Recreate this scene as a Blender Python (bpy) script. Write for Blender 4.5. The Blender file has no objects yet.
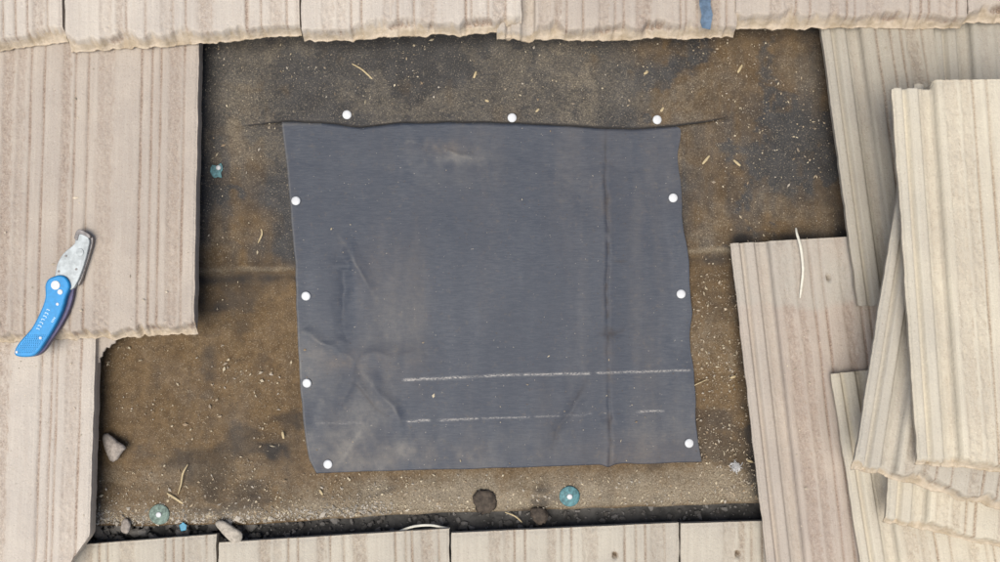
import bpy, math, random
import numpy as np
from mathutils import Vector, Matrix

# ------------------------------------------------------------------ camera, world, sun, exposure
SC = bpy.context.scene
COL = SC.collection
S = 0.0013            # metres per photo pixel on the felt
H = 1.30              # height of the camera over the felt
PITCH = math.radians(18)
R = Matrix.Rotation(PITCH, 4, 'X')      # everything is laid out in the roof's own plane, then pitched

cam = bpy.data.objects.new('camera', bpy.data.cameras.new('camera'))
COL.objects.link(cam)
cam.data.sensor_width = 36.0
cam.data.lens = 36.0 * H / (1000 * S)
cam.data.clip_start = 0.01
cam.data.clip_end = 200
cam.matrix_world = R @ Matrix.Translation((0, 0, H))
SC.camera = cam

to_sun = (R.to_3x3() @ Vector((-0.15, -0.20, 0.96))).normalized()
W_ = bpy.data.worlds.new("World"); SC.world = W_; W_.use_nodes = True
wn = W_.node_tree
sky = wn.nodes.new('ShaderNodeTexSky'); sky.sky_type = 'NISHITA'; sky.sun_disc = False
sky.sun_elevation = math.asin(to_sun.z)
sky.sun_rotation = math.atan2(to_sun.x, to_sun.y)
sky.dust_density = 3.0; sky.air_density = 1.0
wn.links.new(sky.outputs[0], wn.nodes['Background'].inputs[0])
wn.nodes['Background'].inputs[1].default_value = 0.075

sun = bpy.data.objects.new('sun', bpy.data.lights.new('sun', 'SUN'))
COL.objects.link(sun)
sun.data.energy = 2.2; sun.data.angle = math.radians(42); sun.data.color = (1.0, 0.95, 0.86)
sun.rotation_euler = to_sun.to_track_quat('Z', 'Y').to_euler()

SC.view_settings.view_transform = 'Standard'; SC.view_settings.look = 'None'
SC.view_settings.exposure = 0.68; SC.view_settings.gamma = 1.0
SC.view_settings.use_curve_mapping = False

# ------------------------------------------------------------------ helpers
def P(px, py, z=0.0):
    f = S * (H - z) / H
    return Vector(((px - 500) * f, (281 - py) * f, z))

def lattice(seed, n=128):
    return np.random.RandomState(seed).rand(n, n)
_lat = {}
def vnoise(x, y, seed=0):
    if seed not in _lat: _lat[seed] = lattice(seed)
    L = _lat[seed]; n = L.shape[0]
    x = np.asarray(x, float) + 1000.0; y = np.asarray(y, float) + 1000.0
    xi = np.floor(x).astype(int); yi = np.floor(y).astype(int)
    fx = x - xi; fy = y - yi
    fx = fx * fx * (3 - 2 * fx); fy = fy * fy * (3 - 2 * fy)
    a = L[xi % n, yi % n]; b = L[(xi + 1) % n, yi % n]
    c = L[xi % n, (yi + 1) % n]; d = L[(xi + 1) % n, (yi + 1) % n]
    return (a * (1 - fx) + b * fx) * (1 - fy) + (c * (1 - fx) + d * fx) * fy - 0.5
def fbm(x, y, seed=0, o=4):
    r = 0; a = 1.0
    for i in range(o):
        r = r + a * vnoise(x * 2 ** i, y * 2 ** i, seed + i); a *= 0.5
    return r
def sstep(a, b, x):
    t = np.clip((x - a) / (b - a), 0, 1)
    return t * t * (3 - 2 * t)
def gauss(x, y, cx, cy, sx, sy):
    return np.exp(-((x - cx) / sx) ** 2 - ((y - cy) / sy) ** 2)

def mesh_np(name, V, quads=None, polys=None, smooth=True, mask=None):
    me = bpy.data.meshes.new(name)
    loops = []; starts = []; totals = []
    n = 0
    if quads is not None and len(quads):
        q = np.asarray(quads, dtype=np.int32)
        loops.append(q.ravel()); starts.append(np.arange(len(q)) * q.shape[1]); totals.append(np.full(len(q), q.shape[1]))
        n = q.size
    for p in (polys or []):
        loops.append(np.asarray(p, dtype=np.int32)); starts.append(np.array([n])); totals.append(np.array([len(p)]))
        n += len(p)
    loops = np.concatenate(loops); starts = np.concatenate(starts); totals = np.concatenate(totals)
    me.vertices.add(len(V)); me.vertices.foreach_set('co', np.asarray(V, dtype=np.float32).ravel())
    me.loops.add(len(loops)); me.loops.foreach_set('vertex_index', loops.astype(np.int32))
    me.polygons.add(len(starts))
    me.polygons.foreach_set('loop_start', starts.astype(np.int32))
    me.polygons.foreach_set('loop_total', totals.astype(np.int32))
    me.polygons.foreach_set('use_smooth', np.full(len(starts), smooth))
    if mask is not None:
        at = me.attributes.new('mask', 'FLOAT_COLOR', 'POINT')
        m = np.ones((len(V), 4), dtype=np.float32); m[:, :mask.shape[1]] = mask
        at.data.foreach_set('color', m.ravel())
    me.update(calc_edges=True)
    me.validate()
    return me

ROOTS = []
def link(name, me, mat=None, parent=None, label=None, cat=None, group=None, kind=None, mw=None):
    o = bpy.data.objects.new(name, me); COL.objects.link(o)
    if mat is not None and me is not None: me.materials.append(mat)
    if mw is not None: o.matrix_world = mw
    if parent is not None:
        o.parent = parent
        o.matrix_parent_inverse = Matrix.Identity(4)
        if mw is not None: o.matrix_basis = parent.matrix_world.inverted() @ mw
        if parent in ROOTS or True: pass
    else:
        ROOTS.append(o)
    if label: o['label'] = label
    if cat: o['category'] = cat
    if group: o['group'] = group
    if kind: o['kind'] = kind
    return o
def empty(name, loc, label, cat, group=None):
    o = link(name, None, label=label, cat=cat, group=group, mw=Matrix.Translation(loc))
    o.empty_display_size = 0.01
    return o
def smooth_curve(pts, n=8, closed=True):
    pts = [Vector(p) for p in pts]; out = []
    N = len(pts)
    for i in range(N if closed else N - 1):
        if closed: p0, p1, p2, p3 = pts[i - 1], pts[i], pts[(i + 1) % N], pts[(i + 2) % N]
        else: p0, p1, p2, p3 = pts[max(i - 1, 0)], pts[i], pts[i + 1], pts[min(i + 2, N - 1)]
        for k in range(n):
            t = k / n
            out.append(0.5 * ((2 * p1) + (-p0 + p2) * t + (2 * p0 - 5 * p1 + 4 * p2 - p3) * t * t + (-p0 + 3 * p1 - 3 * p2 + p3) * t ** 3))
    if not closed: out.append(pts[-1])
    return out

# ------------------------------------------------------------------ materials
class NT:
    def __init__(s, name):
        s.m = bpy.data.materials.new(name); s.m.use_nodes = True
        s.t = s.m.node_tree; s.b = s.t.nodes['Principled BSDF']
    def n(s, typ, **kw):
        x = s.t.nodes.new(typ)
        for k, v in kw.items():
            if k.startswith('i_'):
                key = k[2:]; key = int(key) if key.isdigit() else key
                x.inputs[key].default_value = v
            else: setattr(x, k, v)
        return x
    def l(s, a, b): s.t.links.new(a, b)
    def mix(s, fac, a, b, blend='MIX'):
        x = s.t.nodes.new('ShaderNodeMix'); x.data_type = 'RGBA'; x.blend_type = blend
        for sock, v in ((x.inputs[0], fac), (x.inputs[6], a), (x.inputs[7], b)):
            if hasattr(v, 'is_output'): s.l(v, sock)
            elif isinstance(v, (int, float)): sock.default_value = v
            else: sock.default_value = (*v, 1)
        return x.outputs[2]
    def mth(s, op, a, b=0.0, c=None):
        x = s.t.nodes.new('ShaderNodeMath'); x.operation = op
        for i, v in enumerate((a, b, c)):
            if v is None: continue
            if hasattr(v, 'is_output'): s.l(v, x.inputs[i])
            else: x.inputs[i].default_value = v
        return x.outputs[0]
    def ramp(s, v, a, b, lo=0.0, hi=1.0):
        x = s.t.nodes.new('ShaderNodeMapRange'); x.interpolation_type = 'SMOOTHSTEP'
        s.l(v, x.inputs[0]); x.inputs[1].default_value = a; x.inputs[2].default_value = b
        x.inputs[3].default_value = lo; x.inputs[4].default_value = hi
        return x.outputs[0]
    def coords(s, scale=(1, 1, 1)):
        tc = s.n('ShaderNodeTexCoord'); mp = s.n('ShaderNodeMapping'); mp.inputs['Scale'].default_value = scale
        s.l(tc.outputs['Object'], mp.inputs[0]); return mp.outputs[0]
    def noise(s, scale, vec=None, detail=4, rough=0.6):
        x = s.n('ShaderNodeTexNoise'); x.inputs['Scale'].default_value = scale
        x.inputs['Detail'].default_value = detail; x.inputs['Roughness'].default_value = rough
        s.l(vec if vec is not None else s.coords(), x.inputs['Vector']); return x.outputs['Fac']
    def mask(s):
        a = s.n('ShaderNodeAttribute', attribute_name='mask'); q = s.n('ShaderNodeSeparateColor')
        s.l(a.outputs['Color'], q.inputs[0]); return a, q.outputs
    def bump(s, hgt, strength, dist):
        x = s.n('ShaderNodeBump'); x.inputs['Strength'].default_value = strength; x.inputs['Distance'].default_value = dist
        s.l(hgt, x.inputs['Height']); s.l(x.outputs[0], s.b.inputs['Normal'])
    def fin(s, col, rough=0.9, spec=0.25, metal=0.0):
        if hasattr(col, 'is_output'): s.l(col, s.b.inputs['Base Color'])
        else: s.b.inputs['Base Color'].default_value = (*col, 1)
        if hasattr(rough, 'is_output'): s.l(rough, s.b.inputs['Roughness'])
        else: s.b.inputs['Roughness'].default_value = rough
        s.b.inputs['Specular IOR Level'].default_value = spec
        s.b.inputs['Metallic'].default_value = metal
        return s.m

def tile_material(name, tint):
    n = NT(name)
    _, q = n.mask()
    t = np.array(tint)
    big = n.noise(9, detail=3); med = n.noise(60, detail=4); fine = n.noise(520, detail=3, rough=0.7)
    streak = n.noise(1.0, n.coords((170, 7, 60)), detail=4, rough=0.65)
    c = n.mix(n.ramp(big, 0.35, 0.68), tuple(t * (0.90, 0.89, 0.89)), tuple(t * (1.06, 1.05, 1.03)))
    c = n.mix(n.ramp(streak, 0.42, 0.72, 0, 0.40), c, tuple(t * (0.84, 0.79, 0.76)))
    c = n.mix(n.ramp(streak, 0.50, 0.28, 0, 0.45), c, tuple(t * (1.12, 1.12, 1.10)))
    rough_c = n.mix(n.ramp(n.noise(430, detail=4, rough=0.8), 0.38, 0.62), tuple(t * (0.40, 0.31, 0.27)), tuple(t * (0.86, 0.77, 0.70)))
    c = n.mix(n.mth('MULTIPLY', q[0], 0.92), c, rough_c)
    c = n.mix(n.mth('MULTIPLY', q[2], n.ramp(med, 0.2, 0.7, 0.75, 1.0)), c, (0.385, 0.365, 0.32))
    butt_c = n.mix(n.ramp(med, 0.35, 0.65), (0.53, 0.445, 0.34), (0.38, 0.305, 0.21))
    c = n.mix(n.mth('MULTIPLY', q[1], 0.85), c, butt_c)
    c = n.mix(n.ramp(fine, 0.60, 0.74, 0, 0.55), c, tuple(np.minimum(t * 1.5, 0.8)))
    c = n.mix(n.ramp(fine, 0.42, 0.27, 0, 0.50), c, tuple(t * (0.45, 0.38, 0.33)))
    lich = n.noise(26, detail=6, rough=0.75)
    c = n.mix(n.ramp(lich, 0.60, 0.72, 0, 0.35), c, tuple(t * (0.66, 0.62, 0.58)))
    hgt = n.mth('ADD', n.mth('MULTIPLY', fine, 1.0), n.mth('MULTIPLY', n.noise(190, detail=3), 1.2))
    n.bump(hgt, 0.55, 0.0016)
    return n.fin(c, 0.93, 0.18)

TILE = {k: tile_material('concrete_' + k, v) for k, v in {
    'pale': (0.505, 0.460, 0.405), 'tan': (0.430, 0.380, 0.328), 'rose': (0.415, 0.360, 0.310),
    'cream': (0.535, 0.492, 0.400), 'greyish': (0.375, 0.345, 0.287), 'dusty': (0.445, 0.412, 0.350)}.items()}

def felt_material():
    n = NT('weathered_felt')
    _, q = n.mask()       # r brown rust dust, g pale dust and lap highlight, b black and painted shade
    a = n.noise(14, detail=6, rough=0.7); b = n.noise(75, detail=5, rough=0.7); f = n.noise(600, detail=2)
    st = n.noise(1.0, n.coords((50, 9, 20)), detail=5, rough=0.7)
    base = n.mix(n.ramp(b, 0.3, 0.7), (0.026, 0.0255, 0.026), (0.045, 0.043, 0.042))
    brown = n.mix(n.ramp(b, 0.3, 0.7), (0.075, 0.045, 0.018), (0.135, 0.086, 0.039))
    brown = n.mix(n.ramp(st, 0.5, 0.75, 0, 0.35), brown, (0.055, 0.038, 0.022))
    fac = n.mth('ADD', q[0], n.mth('MULTIPLY', n.mth('SUBTRACT', a, 0.5), 0.6))
    c = n.mix(n.ramp(fac, 0.12, 0.85), base, brown)
    dust = n.mix(n.ramp(f, 0.3, 0.7), (0.15, 0.122, 0.082), (0.30, 0.25, 0.18))
    fd = n.mth('ADD', q[1], n.mth('MULTIPLY', n.mth('SUBTRACT', n.noise(260, detail=4, rough=0.75), 0.55), 0.9))
    c = n.mix(n.ramp(fd, 0.05, 0.95, 0, 0.85), c, dust)
    c = n.mix(n.ramp(f, 0.58, 0.70, 0, 0.55), c, (0.30, 0.25, 0.18))
    c = n.mix(n.ramp(f, 0.40, 0.28, 0, 0.45), c, (0.030, 0.024, 0.018))
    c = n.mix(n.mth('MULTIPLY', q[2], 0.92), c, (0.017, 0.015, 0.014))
    n.bump(n.mth('ADD', n.mth('MULTIPLY', b, 0.8), f), 0.5, 0.0009)
    return n.fin(c, n.ramp(a, 0.3, 0.7, 0.62, 0.85), 0.35)

def patch_material():
    n = NT('black_felt')
    at, q = n.mask()       # r brown scuff, g pale scuff, b chalk, alpha crease dirt
    a = n.noise(1.0, n.coords((22, 5, 10)), detail=5, rough=0.6); b = n.noise(130, detail=4, rough=0.7)
    grain = n.noise(1.0, n.coords((90, 600, 90)), detail=3, rough=0.7)
    c = n.mix(n.ramp(a, 0.3, 0.7), (0.027, 0.036, 0.055), (0.044, 0.051, 0.067))
    c = n.mix(n.ramp(grain, 0.35, 0.7, 0, 0.6), c, (0.063, 0.070, 0.086))
    c = n.mix(n.ramp(b, 0.56, 0.74, 0, 0.40), c, (0.098, 0.084, 0.074))
    c = n.mix(n.mth('MULTIPLY', q[0], n.ramp(b, 0.25, 0.7, 0.45, 1.0)), c, (0.120, 0.092, 0.072))
    c = n.mix(n.mth('MULTIPLY', q[1], n.ramp(b, 0.2, 0.7, 0.4, 1.0)), c, (0.175, 0.165, 0.150))
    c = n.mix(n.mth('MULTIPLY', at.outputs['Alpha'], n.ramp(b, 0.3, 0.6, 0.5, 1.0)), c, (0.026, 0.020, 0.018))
    sp = n.noise(330, detail=1)
    c = n.mix(n.ramp(sp, 0.76, 0.79, 0, 0.5), c, (0.36, 0.32, 0.26))
    c = n.mix(n.ramp(sp, 0.27, 0.22, 0, 0.7), c, (0.045, 0.030, 0.022))
    ck = n.noise(1.0, n.coords((420, 900, 90)), detail=4, rough=0.75)
    c = n.mix(n.mth('MULTIPLY', q[2], n.ramp(ck, 0.40, 0.60, 0.0, 0.9)), c, (0.50, 0.47, 0.43))
    n.bump(n.mth('ADD', grain, b), 0.3, 0.0006)
    return n.fin(c, n.ramp(a, 0.3, 0.7, 0.52, 0.66), 0.35)

def plain(name, col, rough=0.6, spec=0.4, metal=0.0, var=0.25, scale=120, bump=0.0):
    n = NT(name); t = np.array(col)
    f = n.noise(scale, detail=4, rough=0.65)
    c = n.mix(n.ramp(f, 0.3, 0.7), tuple(t * (1 - var)), tuple(np.minimum(t * (1 + var), 0.95)))
    if bump: n.bump(f, 0.5, bump)
    return n.fin(c, rough, spec, metal)
def speck_material(name, rough=0.9):
    n = NT(name); a, q = n.mask(); f = n.noise(500, detail=3)
    c = n.mix(n.ramp(f, 0.3, 0.7), a.outputs['Color'], (0.2, 0.17, 0.13)); 
    c = n.mix(0.35, a.outputs['Color'], c)
    return n.fin(c, rough, 0.25)
M_FELT = felt_material(); M_PATCH = patch_material()
M_DECK = plain('dark_deck_felt', (0.075, 0.072, 0.068), 0.85, 0.3, var=0.4, scale=60, bump=0.001)
M_SPECK = speck_material('loose_grit')
M_WHITE = plain('white_nail_cap', (0.56, 0.57, 0.58), 0.45, 0.5, var=0.06, scale=300)
M_STEEL = plain('nail_steel', (0.45, 0.45, 0.45), 0.4, 0.5, 0.8, var=0.1)
M_TEAL = plain('teal_plastic', (0.075, 0.175, 0.19), 0.6, 0.4, var=0.45, scale=330, bump=0.0004)
M_TEALPALE = plain('faded_teal_plastic', (0.15, 0.20, 0.17), 0.75, 0.3, var=0.45, scale=330, bump=0.0005)
M_STONE = plain('grey_stone', (0.30, 0.265, 0.235), 0.9, 0.2, var=0.3, scale=160, bump=0.0012)
M_SHARD = plain('tile_shard_concrete', (0.36, 0.325, 0.275), 0.9, 0.2, var=0.25, scale=200, bump=0.0012)
M_STRAW = plain('dry_straw', (0.46, 0.37, 0.22), 0.7, 0.3, var=0.2)
M_LINT = plain('pale_dry_strip', (0.60, 0.58, 0.50), 0.7, 0.3, var=0.12)
M_DAB = plain('dark_mastic', (0.058, 0.045, 0.034), 0.8, 0.3, var=0.45, scale=140, bump=0.0015)
M_STRAP = plain('faded_blue_strap', (0.095, 0.145, 0.21), 0.7, 0.3, var=0.3, scale=120, bump=0.0005)

# ------------------------------------------------------------------ the setting: deck and old felt
def grid(xs, ys):
    X, Y = np.meshgrid(xs, ys)
    nx, ny = len(xs), len(ys)
    i = np.arange((ny - 1) * nx).reshape(ny - 1, nx)[:, :-1].ravel()
    return X, Y, np.stack([i, i + nx, i + nx + 1, i + 1], 1)     # rows go down the picture

def px_to_world(X, Y, Z):
    f = S * (H - Z) / H
    return np.stack([((X - 500) * f).ravel(), ((281 - Y) * f).ravel(), Z.ravel()], 1)

xs = np.linspace(-900, 1900, 120); ys = np.linspace(-900, 1500, 100)
X, Y, q = grid(xs, ys)
Z = -0.026 + 0.0016 * fbm(X / 60, Y / 60, 3)
deck = link('roof_deck', mesh_np('roof_deck', px_to_world(X, Y, Z), q), M_DECK, kind='structure')

def slit_y(x):
    return np.interp(x, [150, 205, 240, 268, 283, 322, 345, 361, 402, 450, 500, 568, 601, 635, 679, 705, 733, 790, 900],
                     [137, 132, 126, 122, 120, 121, 124, 126, 121.5, 120.5, 121.5, 124, 126.5, 127.5, 124, 120.5, 116, 112, 110])
def lip_y(x):
    return np.interp(x, [0, 90, 250, 430, 560, 760, 900], [529, 526, 524, 513, 509, 503, 499]) + 1.5 * vnoise(x / 22, x * 0, 8)

def lap_y(X): return np.interp(X, [200, 290, 400, 600, 690, 720, 745, 800], [272, 270, 268, 262, 254, 251, 253, 253]) + 2.5 * vnoise(X / 30, X * 0, 5)
def lower_z(X, Y):
    wav = 0.0016 * fbm(X / 90, Y / 70, 21, 3) + 0.0009 * fbm(X / 22, Y / 26, 25, 3)
    lap = lap_y(X)
    Z = wav + 0.0030 * (1 - sstep(-3, 4, Y - lap)) + 0.0020 * np.exp(-((Y - lap + 3) / 5) ** 2)
    Z = Z - 0.0060 * (1 - sstep(-1, 4, Y - slit_y(X))) * sstep(215, 290, X) * (1 - sstep(705, 745, X))
    d = lip_y(X) - Y
    Z = Z + 0.0050 * sstep(46, 16, d) - 0.004 * sstep(9, 0, d) ** 2
    return Z + 0.0028 * np.exp(-((Y - 330 - 8 * np.sin(X / 14)) / 9) ** 2) * np.exp(-((X - 218) / 40) ** 2)
def upper_z(X, Y):
    wav = 0.0016 * fbm(X / 90, Y / 70, 21, 3) + 0.0009 * fbm(X / 22, Y / 26, 25, 3)
    inside = sstep(205, 280, X) * (1 - sstep(705, 742, X))
    dd = slit_y(X) - Y
    Z = wav + 0.0040 + sstep(38, 2, dd) * (-0.0045 * (1 - inside) + inside * (0.0026 + 0.0026 * vnoise(X / 35, X * 0, 4)))
    Z = Z + 0.0016 * np.exp(-((Y - 131 - 0.02 * (X - 205)) / 3) ** 2) * sstep(320, 220, X)
    return Z + 0.0022 * np.exp(-((X - 678 + (Y - 40) * 0.1) / 4.0) ** 2) * sstep(85, 25, Y)

def felt_sheet(kind):
    nx, ny = 400, 240
    u = np.linspace(0, 1, nx); v = np.linspace(0, 1, ny)
    x = -60 + u * 1120
    if kind == 'upper': top, bot = np.full(nx, -320.0), slit_y(x)
    else: top, bot = np.full(nx, 92.0), lip_y(x)
    V_ = v if kind == 'lower' else v ** 0.55
    X = np.tile(x, (ny, 1)); Y = top + (bot - top) * V_[:, None]
    i = np.arange((ny - 1) * nx).reshape(ny - 1, nx)[:, :-1].ravel()
    q = np.stack([i, i + nx, i + nx + 1, i + 1], 1)
    Z = upper_z(X, Y) if kind == 'upper' else lower_z(X, Y)
    # masks: rust-brown silt, pale dust and lap highlight, black blotches and painted tile shade
    n1 = fbm(X / 70, Y / 50, 31); n2 = fbm(X / 18, Y / 24, 37)
    br = sstep(215, 290, Y + 26 * n1) * 0.95 + 0.5 * np.clip(fbm(X / 7, Y / 45, 95, 3), 0, 1) * sstep(462, 480, Y) * (X > 300)
    br = np.maximum(br, 0.60 * sstep(600, 720, X + 50 * n1) * sstep(0.0, 60, Y + 30))
    br = np.maximum(br, 0.80 * gauss(X, Y, 650, 52, 60, 26))
    br = np.maximum(br, 0.50 * gauss(X, Y, 232, 160, 46, 70))
    br = np.maximum(br, 0.55 * gauss(X, Y, 236, 225, 60, 42))
    br -= 0.40 * gauss(X, Y, 790, 150, 46, 60) + 0.3 * gauss(X, Y, 212, 415, 25, 25)
    br = br + 0.18 * n2 * sstep(0.05, 0.5, br)
    du = 0.16 + 0.25 * n1 + 0.72 * sstep(52, 22, lip_y(X) - Y) * (0.75 + 0.6 * n2) * sstep(240, 370, X + 40 * n1) + 0.35 * sstep(26, 6, lip_y(X) - Y) - 0.55 * sstep(5, 0, lip_y(X) - Y)
    du += 0.30 * gauss(X, Y, 245, 90, 30, 70) + 0.25 * gauss(X, Y, 575, 85, 60, 45)
    du += 0.55 * np.exp(-((Y - lap_y(X) + 1) / 3.2) ** 2) * (0.8 + 0.8 * n2) * (X < 850) + 0.25 * gauss(X, Y, 180, 470, 90, 60)  # lap edge highlight painted in as a pale line, plus dust lower left
    du += 0.20 * gauss(X, Y, 722, 380, 26, 110)
    q1 = fbm(X / 45 + 1.5 * n1, Y / 38 + 1.5 * n2, 101, 5); q2 = fbm(X / 60, Y / 45 + n1, 111, 5); vs = fbm(X / 9, Y / 90, 121, 4)
    low = sstep(235, 290, Y)
    du += 0.16 * sstep(0.12, 0.34, q1) * (1 - 0.3 * low) + 0.16 * np.exp(-((q2 - 0.05) / 0.03) ** 2) * low - 0.10 * low * (lip_y(X) - Y > 60)
    br += (0.22 * sstep(0.10, 0.45, q2) - 0.28 * sstep(-0.15, -0.30, q1)) * (1 - 0.5 * low) + 0.25 * vs
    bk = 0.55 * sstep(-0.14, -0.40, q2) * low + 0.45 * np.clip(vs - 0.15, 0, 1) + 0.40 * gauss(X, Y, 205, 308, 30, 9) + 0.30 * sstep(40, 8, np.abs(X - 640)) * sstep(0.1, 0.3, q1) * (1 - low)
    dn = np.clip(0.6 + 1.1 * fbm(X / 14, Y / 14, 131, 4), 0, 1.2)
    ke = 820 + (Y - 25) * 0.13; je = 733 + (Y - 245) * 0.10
    bk += 0.55 * dn * sstep(45, 0, ke - X) * (X < ke + 30) * sstep(262, 235, Y) + 0.75 * dn * sstep(11, 0, je - X) * sstep(232, 242, Y) * (X < je + 20) + 0.75 * dn * np.exp(-((Y - 238) / 8) ** 2) * sstep(725, 738, X)  # blotchy black fading out from the edges of K and J
    bk += 0.12 * dn * sstep(30, 0, X - 198) * (Y < 335) + 0.35 * dn * sstep(26, 0, X - 92) * (Y > 335) + 0.45 * dn * sstep(14, 0, Y - (46 - (X - 200) * .03))  # shade of the left tiles and top course painted as black strips
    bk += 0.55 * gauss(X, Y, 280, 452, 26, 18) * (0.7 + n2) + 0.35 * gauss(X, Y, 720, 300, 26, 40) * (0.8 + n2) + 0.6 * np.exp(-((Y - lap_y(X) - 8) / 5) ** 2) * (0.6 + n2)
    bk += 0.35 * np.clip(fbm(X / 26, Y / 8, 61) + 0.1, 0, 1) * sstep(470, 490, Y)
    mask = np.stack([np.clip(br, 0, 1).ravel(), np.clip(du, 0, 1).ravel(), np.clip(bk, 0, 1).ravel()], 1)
    return px_to_world(X, Y, Z), q, mask, nx, ny
Va, qa, ma, _, _ = felt_sheet('upper'); Vb, qb, mb, nx, ny = felt_sheet('lower')
# the lower lip has its own thickness: a row folded down towards the deck
last = Vb[-nx:].copy(); l1 = last.copy(); l1[:, 2] -= 0.004; l2 = last.copy(); l2[:, 2] = -0.010; l2[:, 1] += 0.002; l3 = l2.copy(); l3[:, 1] += 0.03; l3[:, 2] = -0.023
base = len(Vb); Vb2 = np.concatenate([Vb, l1, l2, l3])
def strip(a, b): return np.stack([np.arange(a, a + nx - 1), np.arange(b, b + nx - 1), np.arange(b + 1, b + nx), np.arange(a + 1, a + nx)], 1)
qb2 = np.concatenate([qb, strip(base - nx, base), strip(base, base + nx), strip(base + nx, base + 2 * nx)])
dk = np.tile(np.array([[0.2, 0.05, 0.25]]), (3 * nx, 1))
# the torn upper edge over the patch: a bitumen cut face, blackened to paint the flap's shadow line
xe = -60 + np.linspace(0, 1, nx) * 1120; ins = sstep(212, 300, xe) * (1 - sstep(695, 738, xe))
ce = Va[-nx:].copy(); ce[:, 1] -= (0.0008 + 0.0013 * ins * (0.9 + 1.4 * vnoise(xe / 14, xe * 0, 6))); ce[:, 2] -= 0.0028
nA = len(Va); Va = np.concatenate([Va, ce]); qa = np.concatenate([qa, strip(nA - nx, nA)])
mc = np.stack([0.3 * (1 - ins), 0 * ins, ins], 1); ma[-nx:, 2] = np.maximum(ma[-nx:, 2], 0.5 * ins); ma = np.concatenate([ma, mc])
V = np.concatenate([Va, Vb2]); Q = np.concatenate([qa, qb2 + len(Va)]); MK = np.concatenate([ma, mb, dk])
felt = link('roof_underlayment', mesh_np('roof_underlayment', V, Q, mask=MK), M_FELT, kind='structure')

# ------------------------------------------------------------------ concrete tiles
RW = 0.047            # width of the interlock rail down a tile's left side
T = 0.023
LIFT = 0.012          # the tiles hang on thin battens
PXM = 0.00126
LINES = [13, 36, 46, 55, 108, 120, 153, 166]                       # combed grooves, pixels from the right edge
ROUGH = [(17, 28), (84, 98), (126, 134), (172, 178), (183, 193)]    # rough bands
STEPS = [(36, 55, -0.0009), (60, 84, 0.0004), (98, 108, -0.0006), (120, 153, 0.0004), (160, 172, -0.0007)]

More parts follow.
